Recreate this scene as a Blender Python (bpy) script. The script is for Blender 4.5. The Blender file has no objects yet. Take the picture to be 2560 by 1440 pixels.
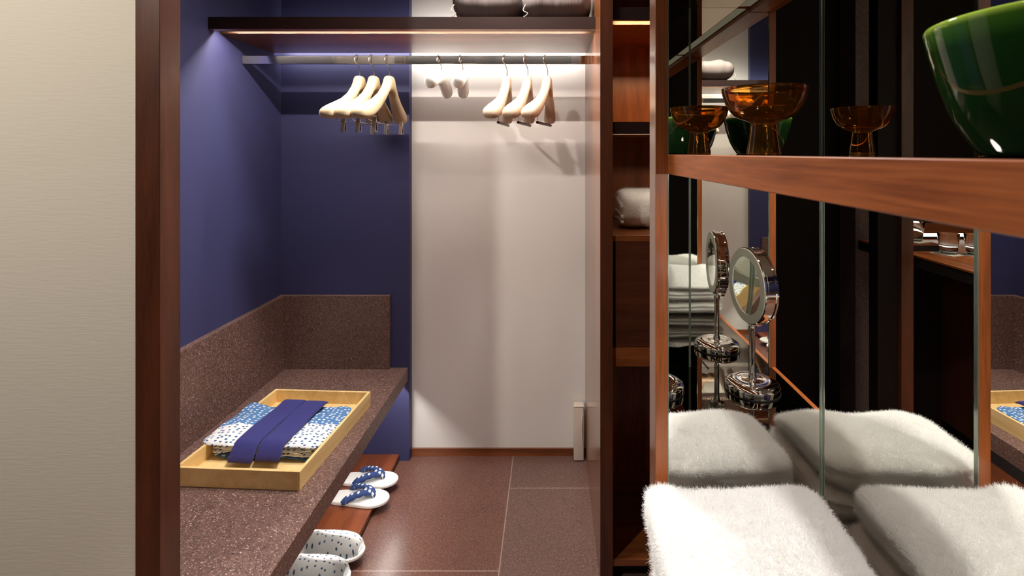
import bpy, bmesh, math, random
from mathutils import Vector, Matrix, noise

random.seed(7)
PI = math.pi
scene = bpy.context.scene
COL = scene.collection
EYE = 1.45          # camera height above the floor

# ------------------------------------------------------------------ helpers
def lin(r, g, b):
    def f(c):
        c /= 255.0
        return c / 12.92 if c <= 0.04045 else ((c + 0.055) / 1.055) ** 2.4
    return (f(r), f(g), f(b), 1.0)

WLOC = {}           # world location of each root

def wloc(o):
    return WLOC.get(o.name, Vector((0, 0, 0)))

def empty(name, loc, rz=0.0):
    o = bpy.data.objects.new(name, None)
    o.empty_display_size = 0.05
    o.location = loc
    o.rotation_euler = (0, 0, rz)
    COL.objects.link(o)
    WLOC[o.name] = Vector(loc)
    return o

def tag(o, label=None, cat=None, group=None, kind=None):
    if label: o['label'] = label
    if cat: o['category'] = cat
    if group: o['group'] = group
    if kind: o['kind'] = kind
    return o

def thing(name, label, cat, loc, rz=0.0, group=None):
    return tag(empty(name, loc, rz), label, cat, group)

def obj(name, bm, m, parent=None, origin=None, smooth=False, local=False, sharp=40):
    """Link a bmesh as ONE mesh object. Mesh is given in world coordinates unless local."""
    if parent is not None:
        base = wloc(parent)
    else:
        base = Vector(origin) if origin is not None else Vector((0, 0, 0))
    if not local:
        bmesh.ops.translate(bm, verts=bm.verts, vec=-base)
    bmesh.ops.recalc_face_normals(bm, faces=bm.faces)
    me = bpy.data.meshes.new(name)
    if smooth:
        lim = math.radians(sharp)
        for f in bm.faces: f.smooth = True
        for e in bm.edges:
            if len(e.link_faces) == 2 and e.calc_face_angle(0.0) > lim:
                e.smooth = False
    bm.to_mesh(me); bm.free()
    o = bpy.data.objects.new(name, me)
    COL.objects.link(o)
    if m is not None:
        for mm in (m if isinstance(m, (list, tuple)) else [m]):
            me.materials.append(mm)
    if parent is not None:
        o.parent = parent
        WLOC[o.name] = Vector(base)
    else:
        o.location = base
        WLOC[o.name] = Vector(base)
    return o

def BM(): return bmesh.new()

def box(bm, x0, x1, y0, y1, z0, z1, bev=0.0, seg=2):
    vs = [bm.verts.new((x, y, z)) for x in (x0, x1) for y in (y0, y1) for z in (z0, z1)]
    idx = [(0, 1, 3, 2), (4, 6, 7, 5), (0, 4, 5, 1), (2, 3, 7, 6), (0, 2, 6, 4), (1, 5, 7, 3)]
    fs = [bm.faces.new([vs[i] for i in q]) for q in idx]
    if bev > 0:
        es = list({e for f in fs for e in f.edges})
        bmesh.ops.bevel(bm, geom=es, offset=bev, segments=seg, profile=0.5, affect='EDGES')
    return bm

def bx(*a, **k): return box(BM(), *a, **k)

def lathe(bm, prof, seg=64, c=(0, 0, 0), mat=None, closed=False):
    """prof: list of (r, z) revolved about z through c. mat: optional matrix."""
    rings = []
    for r, z in prof:
        ring = []
        if r < 1e-6:
            v = Vector((0, 0, z)); v = (mat @ v) if mat else v
            ring = [bm.verts.new(v + Vector(c))]
        else:
            for k in range(seg):
                a = 2 * PI * k / seg
                v = Vector((r * math.cos(a), r * math.sin(a), z)); v = (mat @ v) if mat else v
                ring.append(bm.verts.new(v + Vector(c)))
        rings.append(ring)
    n = len(rings)
    for i in range(n if closed else n - 1):
        a, b = rings[i], rings[(i + 1) % n]
        for k in range(seg):
            k2 = (k + 1) % seg
            if len(a) == 1 and len(b) == 1: break
            if len(a) == 1: bm.faces.new((a[0], b[k], b[k2]))
            elif len(b) == 1: bm.faces.new((a[k], b[0], a[k2]))
            else: bm.faces.new((a[k], b[k], b[k2], a[k2]))
    return bm

def tube(bm, pts, rad, seg=12, flat=1.0, up=None, cap=True):
    """Round tube along pts; rad a number or list; flat scales the second axis."""
    pts = [Vector(p) for p in pts]
    n = len(pts)
    rr = rad if isinstance(rad, (list, tuple)) else [rad] * n
    rings = []
    prev = None
    for i, p in enumerate(pts):
        t = (pts[min(i + 1, n - 1)] - pts[max(i - 1, 0)]).normalized()
        if prev is None:
            ref = Vector(up) if up else (Vector((0, 0, 1)) if abs(t.z) < 0.9 else Vector((1, 0, 0)))
        else:
            ref = prev
        b = (ref - t * ref.dot(t)).normalized()
        s = t.cross(b)
        prev = b
        rings.append([bm.verts.new(p + (s * math.cos(2 * PI * k / seg) + b * flat * math.sin(2 * PI * k / seg)) * rr[i]) for k in range(seg)])
    for i in range(n - 1):
        for k in range(seg):
            k2 = (k + 1) % seg
            bm.faces.new((rings[i][k], rings[i][k2], rings[i + 1][k2], rings[i + 1][k]))
    if cap:
        bm.faces.new(list(reversed(rings[0]))); bm.faces.new(rings[-1])
    return bm

def spline(pts, n=8):
    """Catmull-Rom through pts."""
    P = [Vector(p) for p in pts]
    out = []
    for i in range(len(P) - 1):
        p0, p1, p2, p3 = P[max(i - 1, 0)], P[i], P[i + 1], P[min(i + 2, len(P) - 1)]
        for k in range(n):
            t = k / n
            out.append(0.5 * ((2 * p1) + (p2 - p0) * t + (2 * p0 - 5 * p1 + 4 * p2 - p3) * t * t + (3 * p1 - p0 - 3 * p2 + p3) * t ** 3))
    out.append(P[-1])
    return out

def lerp_tab(tab, x):
    if x <= tab[0][0]: return tab[0][1:]
    for a, b in zip(tab, tab[1:]):
        if x <= b[0]:
            t = (x - a[0]) / (b[0] - a[0])
            t = t * t * (3 - 2 * t) * 0.3 + t * 0.7
            return tuple(u + (v - u) * t for u, v in zip(a[1:], b[1:]))
    return tab[-1][1:]

def softbox(bm, cx, cy, z0, sx, sy, sz, n=26, nz=10, ex=0.28, ez=0.55, fn=None):
    """Rounded soft block (superellipsoid-like cube map); fn(v, u) deforms."""
    g = bmesh.ops.create_cube(bm, size=2.0)
    vs0 = set(bm.verts)
    bmesh.ops.subdivide_edges(bm, edges=[e for e in bm.edges if abs((e.verts[0].co - e.verts[1].co).z) < 0.1], cuts=n, use_grid_fill=True)
    bmesh.ops.subdivide_edges(bm, edges=[e for e in bm.edges if abs((e.verts[0].co - e.verts[1].co).z) > 1.9], cuts=nz, use_grid_fill=True)
    for v in bm.verts:
        u = v.co.copy()
        # rounding: pull towards a sphere-like norm near edges
        def shrink(a, b, p): return (1 - abs(b) ** (2 / p) * 0.5) ** 0.5 if p else 1
        px = 2 / ex; pz = 2 / ez
        x, y, z = u
        nrm = ((abs(x) ** px + abs(y) ** px) ** (pz / px) + abs(z) ** pz) ** (1 / pz)
        m_ = max(abs(x), abs(y), abs(z))
        k = m_ / nrm if nrm > 0 else 1
        w = Vector((x * k * sx, y * k * sy, z * k * sz))
        w = Vector((w.x + cx, w.y + cy, w.z + z0 + sz))
        if fn: w = fn(w, u)
        v.co = w
    return bm

def copy_tree(o, parent=None):
    c = o.copy(); COL.objects.link(c); c.parent = parent
    for ch in [x for x in COL.objects if x.parent == o]:
        copy_tree(ch, c)
    return c

# ------------------------------------------------------------------ materials
def new_mat(name):
    m = bpy.data.materials.new(name); m.use_nodes = True
    nt = m.node_tree
    return m, nt, nt.nodes, nt.links, nt.nodes['Principled BSDF']

def plain(name, col, rough=0.5, metal=0.0, spec=0.5, coat=0.0, coat_r=0.05, bump=None, sheen=0.0):
    m, nt, N, L, p = new_mat(name)
    p.inputs['Base Color'].default_value = col
    p.inputs['Roughness'].default_value = rough
    p.inputs['Metallic'].default_value = metal
    p.inputs['Specular IOR Level'].default_value = spec
    p.inputs['Coat Weight'].default_value = coat
    p.inputs['Coat Roughness'].default_value = coat_r
    p.inputs['Sheen Weight'].default_value = sheen
    if bump:
        scale, strength, dist = bump[:3]
        st = bump[3] if len(bump) > 3 else (1, 1, 1)
        tc = N.new('ShaderNodeTexCoord'); mp = N.new('ShaderNodeMapping')
        mp.inputs['Scale'].default_value = st
        no = N.new('ShaderNodeTexNoise'); no.inputs['Scale'].default_value = scale; no.inputs['Detail'].default_value = 4
        b = N.new('ShaderNodeBump'); b.inputs['Strength'].default_value = strength; b.inputs['Distance'].default_value = dist
        L.new(tc.outputs['Object'], mp.inputs['Vector']); L.new(mp.outputs['Vector'], no.inputs['Vector'])
        L.new(no.outputs['Fac'], b.inputs['Height']); L.new(b.outputs['Normal'], p.inputs['Normal'])
    return m

def wood(name, dark, light, axis='z', rough=0.32, coat=0.0, scale=1.0, spec=0.5):
    m, nt, N, L, p = new_mat(name)
    tc = N.new('ShaderNodeTexCoord')
    def mapped(al, ac):
        mp = N.new('ShaderNodeMapping')
        s = {'x': (al, ac, ac), 'y': (ac, al, ac), 'z': (ac, ac, al)}[axis]
        mp.inputs['Scale'].default_value = tuple(v * scale for v in s)
        L.new(tc.outputs['Object'], mp.inputs['Vector'])
        return mp
    n1 = N.new('ShaderNodeTexNoise'); n1.inputs['Scale'].default_value = 1.0; n1.inputs['Detail'].default_value = 5; n1.inputs['Distortion'].default_value = 0.9
    L.new(mapped(1.2, 14).outputs['Vector'], n1.inputs['Vector'])
    n2 = N.new('ShaderNodeTexNoise'); n2.inputs['Scale'].default_value = 1.0; n2.inputs['Detail'].default_value = 3
    L.new(mapped(14, 320).outputs['Vector'], n2.inputs['Vector'])
    mx = N.new('ShaderNodeMath'); mx.operation = 'MULTIPLY_ADD'; mx.inputs[1].default_value = 0.35
    L.new(n2.outputs['Fac'], mx.inputs[0])
    sc = N.new('ShaderNodeMath'); sc.operation = 'MULTIPLY'; sc.inputs[1].default_value = 0.75
    L.new(n1.outputs['Fac'], sc.inputs[0]); L.new(sc.outputs[0], mx.inputs[2])
    cr = N.new('ShaderNodeValToRGB')
    cr.color_ramp.elements[0].position = 0.36; cr.color_ramp.elements[0].color = dark
    cr.color_ramp.elements[1].position = 0.70; cr.color_ramp.elements[1].color = light
    L.new(mx.outputs[0], cr.inputs['Fac']); L.new(cr.outputs['Color'], p.inputs['Base Color'])
    b = N.new('ShaderNodeBump'); b.inputs['Strength'].default_value = 0.12; b.inputs['Distance'].default_value = 0.0006
    L.new(n2.outputs['Fac'], b.inputs['Height']); L.new(b.outputs['Normal'], p.inputs['Normal'])
    p.inputs['Roughness'].default_value = rough
    p.inputs['Coat Weight'].default_value = coat; p.inputs['Coat Roughness'].default_value = 0.12
    p.inputs['Specular IOR Level'].default_value = spec
    return m

def granite(name, base, speck, darkc, rough=0.4, tiles=False, grain=230, big=5):
    m, nt, N, L, p = new_mat(name)
    tc = N.new('ShaderNodeTexCoord')
    def nz(s, det=2, dist=0.0):
        n = N.new('ShaderNodeTexNoise'); n.inputs['Scale'].default_value = s; n.inputs['Detail'].default_value = det; n.inputs['Distortion'].default_value = dist
        L.new(tc.outputs['Object'], n.inputs['Vector']); return n
    def ramp(n, a, b, c0=(0, 0, 0, 1), c1=(1, 1, 1, 1)):
        r = N.new('ShaderNodeValToRGB'); r.color_ramp.elements[0].position = a; r.color_ramp.elements[1].position = b
        r.color_ramp.elements[0].color = c0; r.color_ramp.elements[1].color = c1
        L.new(n.outputs['Fac'], r.inputs['Fac']); return r
    def mix(f, a, b):
        mxn = N.new('ShaderNodeMix'); mxn.data_type = 'RGBA'
        L.new(f, mxn.inputs[0])
        for s, v in ((6, a), (7, b)):
            if isinstance(v, tuple): mxn.inputs[s].default_value = v
            else: L.new(v, mxn.inputs[s])
        return mxn.outputs[2]
    big_n = ramp(nz(big, 5, 0.6), 0.3, 0.72)
    b2 = tuple(c * 0.72 for c in base[:3]) + (1,)
    c = mix(big_n.outputs['Color'], b2, base)
    c = mix(ramp(nz(grain * 0.45, 3), 0.42, 0.62).outputs['Color'], c, tuple(v * 1.25 for v in base[:3]) + (1,))
    c = mix(ramp(nz(grain * 0.8, 2), 0.60, 0.68).outputs['Color'], c, darkc)
    c = mix(ramp(nz(grain * 1.1, 2), 0.615, 0.70).outputs['Color'], c, speck)
    # a few long veins
    vn = nz(3.1, 2, 1.2)
    v1 = N.new('ShaderNodeMath'); v1.operation = 'SUBTRACT'; v1.inputs[1].default_value = 0.5; L.new(vn.outputs['Fac'], v1.inputs[0])
    v2 = N.new('ShaderNodeMath'); v2.operation = 'ABSOLUTE'; L.new(v1.outputs[0], v2.inputs[0])
    v3 = N.new('ShaderNodeMapRange'); v3.inputs[1].default_value = 0.0; v3.inputs[2].default_value = 0.006; v3.inputs[3].default_value = 0.35; v3.inputs[4].default_value = 0.0
    L.new(v2.outputs[0], v3.inputs[0])
    c = mix(v3.outputs[0], c, tuple(v * 0.4 for v in base[:3]) + (1,))
    if tiles:
        sp = N.new('ShaderNodeSeparateXYZ'); L.new(tc.outputs['Object'], sp.inputs[0])
        def mth(op, a, b=None):
            n = N.new('ShaderNodeMath'); n.operation = op
            for i, v in enumerate((a, b)):
                if v is None: continue
                if isinstance(v, (int, float)): n.inputs[i].default_value = v
                else: L.new(v, n.inputs[i])
            return n.outputs[0]
        X, Y = sp.outputs[0], sp.outputs[1]
        w = 0.0022
        g1 = mth('LESS_THAN', mth('PINGPONG', mth('SUBTRACT', X, -0.178), 0.40), w)
        right = mth('GREATER_THAN', X, -0.178)
        gy_r = mth('LESS_THAN', mth('PINGPONG', mth('SUBTRACT', Y, 2.249), 0.40), w)
        gy_l = mth('LESS_THAN', mth('PINGPONG', mth('SUBTRACT', Y, 1.803), 0.40), w)
        gr = mth('MULTIPLY', right, gy_r)
        gl = mth('MULTIPLY', mth('SUBTRACT', 1.0, right), gy_l)
        g = mth('MAXIMUM', g1, mth('MAXIMUM', gr, gl))
        tint = N.new('ShaderNodeMix'); tint.data_type = 'RGBA'; tint.blend_type = 'MULTIPLY'; tint.inputs[0].default_value = 1.0
        L.new(c, tint.inputs[6]); L.new(mix(right, (0.96, 0.78, 0.72, 1), (0.95, 0.95, 0.97, 1)), tint.inputs[7]); c = tint.outputs[2]
        c = mix(g, c, lin(150, 130, 118))
    L.new(c, p.inputs['Base Color'])
    p.inputs['Roughness'].default_value = rough
    return m

def emission(name, col, strength):
    m = bpy.data.materials.new(name); m.use_nodes = True
    N, L = m.node_tree.nodes, m.node_tree.links
    N.remove(N['Principled BSDF'])
    e = N.new('ShaderNodeEmission'); e.inputs['Color'].default_value = col; e.inputs['Strength'].default_value = strength
    L.new(e.outputs[0], N['Material Output'].inputs[0])
    return m

def glass(name, col, rough=0.0, ior=1.5):
    m, nt, N, L, p = new_mat(name)
    p.inputs['Base Color'].default_value = col
    p.inputs['Roughness'].default_value = rough
    p.inputs['Transmission Weight'].default_value = 1.0
    p.inputs['IOR'].default_value = ior
    return m

def dotted(name, ground, dot, scale=60, size=0.27, stretch=(1, 1, 1), two_tone=None, rough=0.85, rot=0.0):
    """Fabric with hand-dyed dots; two_tone=(y, ground2, dot2) swaps the colours behind a wavy line."""
    m, nt, N, L, p = new_mat(name)
    tc = N.new('ShaderNodeTexCoord'); mp = N.new('ShaderNodeMapping')
    mp.inputs['Scale'].default_value = stretch; mp.inputs['Rotation'].default_value = (0, 0, rot)
    L.new(tc.outputs['Object'], mp.inputs['Vector'])
    nz = N.new('ShaderNodeTexNoise'); nz.inputs['Scale'].default_value = 240; nz.inputs['Detail'].default_value = 1
    L.new(tc.outputs['Object'], nz.inputs['Vector'])
    vo = N.new('ShaderNodeTexVoronoi'); vo.voronoi_dimensions = '2D'; vo.inputs['Scale'].default_value = scale; vo.inputs['Randomness'].default_value = 0.55
    L.new(mp.outputs['Vector'], vo.inputs['Vector'])
    ad = N.new('ShaderNodeMath'); ad.operation = 'MULTIPLY_ADD'; ad.inputs[1].default_value = 0.22
    L.new(nz.outputs['Fac'], ad.inputs[0]); L.new(vo.outputs['Distance'], ad.inputs[2])
    mr = N.new('ShaderNodeMapRange'); mr.inputs[1].default_value = size + 0.11 - 0.03; mr.inputs[2].default_value = size + 0.11 + 0.03
    mr.inputs[3].default_value = 1.0; mr.inputs[4].default_value = 0.0
    L.new(ad.outputs[0], mr.inputs[0])
    def mixc(f, a, b):
        mx = N.new('ShaderNodeMix'); mx.data_type = 'RGBA'
        L.new(f, mx.inputs[0])
        for s, v in ((6, a), (7, b)):
            if isinstance(v, tuple): mx.inputs[s].default_value = v
            else: L.new(v, mx.inputs[s])
        return mx.outputs[2]
    c = mixc(mr.outputs[0], ground, dot)
    if two_tone:
        y0, g2, d2 = two_tone
        sp = N.new('ShaderNodeSeparateXYZ'); L.new(tc.outputs['Object'], sp.inputs[0])
        n3 = N.new('ShaderNodeTexNoise'); n3.inputs['Scale'].default_value = 9; L.new(tc.outputs['Object'], n3.inputs['Vector'])
        m1 = N.new('ShaderNodeMath'); m1.operation = 'MULTIPLY_ADD'; m1.inputs[1].default_value = 0.05
        L.new(n3.outputs['Fac'], m1.inputs[0]); L.new(sp.outputs[1], m1.inputs[2])
        mb = N.new('ShaderNodeMath'); mb.operation = 'MULTIPLY_ADD'; mb.inputs[1].default_value = -0.16
        L.new(sp.outputs[0], mb.inputs[0]); L.new(m1.outputs[0], mb.inputs[2])
        m2 = N.new('ShaderNodeMath'); m2.operation = 'GREATER_THAN'; m2.inputs[1].default_value = y0 + 0.025
        L.new(mb.outputs[0], m2.inputs[0])
        c2 = mixc(mr.outputs[0], g2, d2)
        c = mixc(m2.outputs[0], c, c2)
    L.new(c, p.inputs['Base Color'])
    p.inputs['Roughness'].default_value = rough
    b = N.new('ShaderNodeBump'); b.inputs['Strength'].default_value = 0.3; b.inputs['Distance'].default_value = 0.0008
    n4 = N.new('ShaderNodeTexNoise'); n4.inputs['Scale'].default_value = 900; L.new(tc.outputs['Object'], n4.inputs['Vector'])
    L.new(n4.outputs['Fac'], b.inputs['Height']); L.new(b.outputs['Normal'], p.inputs['Normal'])
    return m

M = {}
M['lining'] = wood('dark_groove_lining', lin(56, 37, 8), lin(76, 52, 13), 'x', 0.6)
M['plaster'] = plain('warm_white_plaster', lin(214, 206, 192), 0.85, bump=(26, 0.3, 0.002, (1, 1, 7)))
M['white_wall'] = plain('white_lacquered_wall', lin(236, 233, 229), 0.5, bump=(3, 0.05, 0.002, (8, 8, 1)))
M['blue_wall'] = plain('matte_indigo_wall', lin(54, 56, 97), 0.6, bump=(40, 0.05, 0.001))
M['ceiling'] = plain('white_ceiling', lin(205, 200, 190), 0.9)
M['dark_wall'] = wood('near_black_timber', lin(12, 5, 4), lin(24, 11, 8), 'z', 0.55, spec=0.2)
M['walnut_z'] = wood('walnut_upright', lin(86, 42, 18), lin(150, 82, 39), 'z', 0.3, coat=0.12)
M['walnut_x'] = wood('walnut_lengthways', lin(84, 42, 20), lin(142, 80, 42), 'x', 0.3, coat=0.25)
M['walnut_y'] = wood('walnut_shelf_grain', lin(98, 46, 19), lin(168, 95, 48), 'y', 0.36, coat=0.0, spec=0.35)
M['satin_panel'] = wood('satin_walnut_panel', lin(88, 46, 22), lin(146, 88, 46), 'z', 0.26, coat=0.5)
M['satin_panel'].node_tree.nodes['Principled BSDF'].inputs['Coat Roughness'].default_value = 0.14
M['dark_walnut_z'] = wood('dark_walnut_upright', lin(52, 24, 14), lin(92, 48, 28), 'z', 0.35, coat=0.1)
M['dark_edge'] = wood('dark_walnut_edge', lin(22, 9, 6), lin(38, 17, 11), 'x', 0.5, spec=0.25)
M['drawer'] = wood('dark_walnut_drawer', lin(52, 24, 14), lin(88, 44, 26), 'x', 0.4)
M['board'] = wood('red_brown_board', lin(88, 42, 23), lin(138, 74, 43), 'y', 0.32, coat=0.2)
M['hinoki'] = wood('pale_cedar_tray', lin(220, 182, 116), lin(242, 212, 152), 'y', 0.55, scale=1.6)
M['bench_stone'] = granite('brown_granite', lin(106, 80, 73), lin(206, 184, 176), lin(56, 40, 36), 0.42)
M['floor_stone'] = granite('red_brown_granite_tiles', lin(102, 76, 68), lin(182, 158, 146), lin(54, 36, 32), 0.28, tiles=True, grain=260, big=2.2)
M['column_stone'] = granite('dark_stone', lin(92, 74, 72), lin(150, 132, 128), lin(50, 38, 36), 0.5)
M['mirror'] = plain('silver_mirror', (0.94, 0.95, 0.91, 1), 0.0, 1.0)
M['mirror_edge'] = plain('green_glass_edge', lin(150, 162, 150), 0.12, 0.7)
M['bronze_mirror'] = plain('bronze_tinted_ceiling_mirror', (0.40, 0.32, 0.23, 1), 0.03, 1.0)
M['black_glass'] = plain('smoked_glass_top', (0.20, 0.175, 0.15, 1), 0.02, 1.0)
M['steel'] = plain('brushed_steel', (0.58, 0.56, 0.54, 1), 0.088, 1.0)
_n = M['steel'].node_tree; _t = _n.nodes.new('ShaderNodeTangent'); _t.direction_type = 'RADIAL'; _t.axis = 'Z'
_p = _n.nodes['Principled BSDF']; _p.inputs['Anisotropic'].default_value = 0.95; _p.inputs['Anisotropic Rotation'].default_value = 0.25
_n.links.new(_t.outputs[0], _p.inputs['Tangent'])
M['chrome'] = plain('polished_chrome', (0.82, 0.82, 0.82, 1), 0.03, 1.0)
M['nickel'] = plain('satin_nickel', (0.66, 0.62, 0.57, 1), 0.2, 1.0)
M['frost'] = plain('frosted_glass_ring', lin(206, 212, 204), 0.35)
M['terry'] = plain('white_terry', lin(246, 245, 243), 0.95, bump=(420, 0.3, 0.002), sheen=0.2)
M['terry_warm'] = plain('cream_terry', lin(228, 220, 208), 0.95, bump=(300, 1.0, 0.004), sheen=0.3)
M['ivory'] = plain('ivory_flocked_hanger', lin(194, 171, 136), 0.7)
M['ivory_pink'] = plain('beige_flocked_hanger', lin(196, 170, 144), 0.7)
M['satin'] = plain('white_padded_satin', lin(240, 236, 228), 0.6, sheen=0.2)
M['bar_wood'] = plain('dark_bar_wood', lin(62, 32, 20), 0.4)
M['navy'] = plain('navy_obi_cloth', lin(44, 44, 118), 0.8, bump=(1, 0.5, 0.0008, (900, 8, 900)), sheen=0.15)
M['yukata'] = dotted('dyed_cotton', lin(236, 238, 240), lin(62, 98, 150), 51, 0.23, (1.0, 1.35, 1), (1.815 - 1.826, lin(84, 130, 184), lin(238, 240, 240)))
M['yukata_fold'] = dotted('dyed_cotton_fold', lin(70, 112, 168), lin(232, 236, 238), 42, 0.24, (1.0, 1.3, 1))
M['slip_white'] = dotted('white_dotted_cotton', lin(240, 240, 238), lin(84, 112, 146), 47, 0.155, (1.0, 1.25, 1))
M['strap'] = dotted('navy_dotted_cotton', lin(44, 68, 120), lin(232, 234, 238), 50, 0.24, (1, 1, 1))
M['sole'] = plain('white_sole_cloth', lin(240, 238, 234), 0.8, bump=(700, 0.3, 0.001))
M['bag'] = plain('grey_storage_cloth', lin(102, 89, 85), 0.8, bump=(9, 0.5, 0.01, (6, 1, 1)))
M['plastic'] = plain('warm_white_plastic', lin(214, 200, 186), 0.4)
M['plastic_grey'] = plain('beige_cord', lin(150, 132, 116), 0.7)
M['dark_gap'] = plain('dark_recess', lin(16, 9, 7), 0.7)
M['amber'] = glass('amber_glass', (0.66, 0.29, 0.045, 1))
M['amber'].node_tree.nodes['Principled BSDF'].inputs['Transmission Weight'].default_value = 0.96
M['clear'] = glass('clear_glass', (0.97, 0.98, 0.97, 1))
M['coaster'] = plain('speckled_paper_coaster', lin(205, 196, 184), 0.8)
# green glaze: thinner and lighter at the rim
m, nt, N, L, p = new_mat('green_glaze')
tc = N.new('ShaderNodeTexCoord'); sp = N.new('ShaderNodeSeparateXYZ'); L.new(tc.outputs['Object'], sp.inputs[0])
cr = N.new('ShaderNodeValToRGB'); mr = N.new('ShaderNodeMapRange'); mr.inputs[1].default_value = 0.0; mr.inputs[2].default_value = 0.0955
L.new(sp.outputs[2], mr.inputs[0]); L.new(mr.outputs[0], cr.inputs['Fac'])
e = cr.color_ramp.elements
e[0].position = 0.0; e[0].color = lin(16, 38, 18)
e[1].position = 1.0; e[1].color = lin(150, 176, 66)
for pos, c in ((0.80, lin(20, 50, 18)), (0.94, lin(52, 92, 28))):
    q = e.new(pos); q.color = c
L.new(cr.outputs['Color'], p.inputs['Base Color']); p.inputs['Roughness'].default_value = 0.04; p.inputs['Coat Weight'].default_value = 0.0; p.inputs['Coat Roughness'].default_value = 0.02
M['glaze'] = m
LED_WARM = (1.0, 0.88, 0.78, 1)
LED_AMBER = (1.0, 0.74, 0.42, 1)
M['led_dots'] = emission('led_chips', LED_WARM, 1520)
M['led_back'] = emission('led_back_strip', (1.0, 0.93, 0.86, 1), 26)
M['led_niche'] = emission('led_cabinet_strip', LED_AMBER, 450)
M['fill_under'] = emission('added_fill_under_shelf', (1.0, 0.97, 0.93, 1), 125)  # added fill for the towels; the vanity shelf has no strip of its own
M['led_dim'] = emission('led_diffuser_dim', (1.0, 0.85, 0.62, 1), 1.2)
M['led_top'] = emission('led_top_diffuser', (1.0, 0.85, 0.62, 1), 0.12)
M['fill_half'] = emission('added_cabinet_fill', (1.0, 0.9, 0.78, 1), 90)  # added fill for the rolled towel; the lower shelf's own strip is off
M['led_bench'] = emission('led_bench_strip', (1.0, 0.95, 0.89, 1), 92)
M['led_bar'] = emission('led_counter_strip', (1.0, 0.96, 0.9, 1), 3)
M['lamp_face'] = emission('downlight_face', (1.0, 0.88, 0.74, 1), 6)

# ------------------------------------------------------------------ setting
def struct(name, bm, m, **k):
    o = obj(name, bm, m, **k); o['kind'] = 'structure'; return o

ZC = 2.6
struct('floor', bx(-2.5, 0.95, -1.25, 2.6, -0.05, 0.0), M['floor_stone'])
struct('ceiling', bx(-2.5, 0.95, -1.25, 2.6, ZC, ZC + 0.05), M['ceiling'])
struct('wall_back', bx(-1.45, 0.95, 2.495, 2.6, 0, ZC), M['white_wall'])
struct('wall_alcove', bx(-1.267, -0.665, 2.448, 2.495, 0, ZC), M['blue_wall'])
struct('wall_left', bx(-1.40, -1.267, 1.213, 2.495, 0, ZC), M['blue_wall'])
struct('wall_partition', bx(-2.5, -0.9185, 1.155, 1.213, 0, ZC), M['plaster'])
struct('trim_1', bx(-0.9185, -0.864, 1.150, 1.215, 0, ZC, bev=0.0015), M['dark_walnut_z'])
struct('baseboard_back', bx(-0.665, 0.167, 2.485, 2.495, 0, 0.036, bev=0.001), M['walnut_x'])
struct('wall_room', bx(-2.5, -2.4, -1.25, 1.155, 0, ZC), M['dark_wall'])
struct('wall_right', bx(0.80, 0.95, -1.25, 2.495, 0, ZC), M['dark_wall'])
struct('wall_entrance', bx(-2.4, 0.80, -1.25, -1.15, 0, ZC), M['dark_wall'])
struct('trim_2', bx(-0.785, -0.700, -1.15, -1.00, 0, ZC, bev=0.002), M['column_stone'])
struct('wall_minibar', bx(-0.5665, -0.478, -0.52, -0.46, 0, ZC), M['dark_wall'])
struct('trim_3', bx(-0.618, -0.567, -0.52, -0.44, 0, ZC, bev=0.0015), M['dark_walnut_z'])

# ------------------------------------------------------------------ closet: shelf, rail
# dimensions are depth (y) from the camera and height above the floor
SH_Z0, SH_Z1 = EYE + 0.459, EYE + 0.503
sh = thing('closet_shelf', 'long dark walnut shelf spanning the closet above the hanging rail', 'shelf', (-0.55, 2.15, SH_Z0))
bm = BM()
G0, G1 = 1.960, 1.994          # light groove near the front edge
x0, x1 = -1.2665, 0.1665
box(bm, x0, x1, 1.924, G0, SH_Z0, SH_Z1)
box(bm, x0, x1, G0, G1, SH_Z0 + 0.026, SH_Z1)
box(bm, x0, x1, G1, 2.385, SH_Z0, SH_Z1)
obj('board', bm, M['dark_edge'], sh)
obj('underside', bx(x0, x1, G1 + 0.001, 2.384, SH_Z0 - 0.0015, SH_Z0), M['walnut_x'], sh)
obj('groove_lining', bx(x0 + 0.002, x1 - 0.002, G1 - 0.002, G1 - 0.0002, SH_Z0, SH_Z0 + 0.026), M['lining'], sh)
obj('front_lip', bx(x0, x1, 1.9245, G0 - 0.0005, SH_Z0 - 0.0012, SH_Z0), M['walnut_x'], sh)
bm = BM()
LZ, LY = EYE + 0.4667, 1.9665
for k in range(82):
    x = -1.215 + k * 0.0166
    vs = [bm.verts.new((x + dx, LY + dy, LZ)) for dx, dy in ((-0.0028, -0.0028), (0.0028, -0.0028), (0.0028, 0.0028), (-0.0028, 0.0028))]
    bm.faces.new(vs)
leds = obj('light_strip', bm, M['led_dots'], sh)
obj('strip_carrier', bx(-1.235, 0.13, LY - 0.0045, LY + 0.0045, LZ + 0.0006, SH_Z0 + 0.0262), M['plastic'], sh)
obj('rear_light_strip', bx(-1.25, 0.155, 2.3855, 2.390, SH_Z0 + 0.006, SH_Z0 + 0.034), M['led_back'], sh)

RZ0, RZ1 = EYE + 0.365, EYE + 0.399
RY = 2.136
bm = bx(-1.2665, 0.1665, RY, RY + 0.012, RZ0, RZ1, bev=0.0012, seg=2)
rail = obj('hanging_rail', bm, M['steel'], origin=(-0.55, RY, RZ0))
tag(rail, 'flat brushed steel rail holding the clothes hangers', 'rail')

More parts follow.
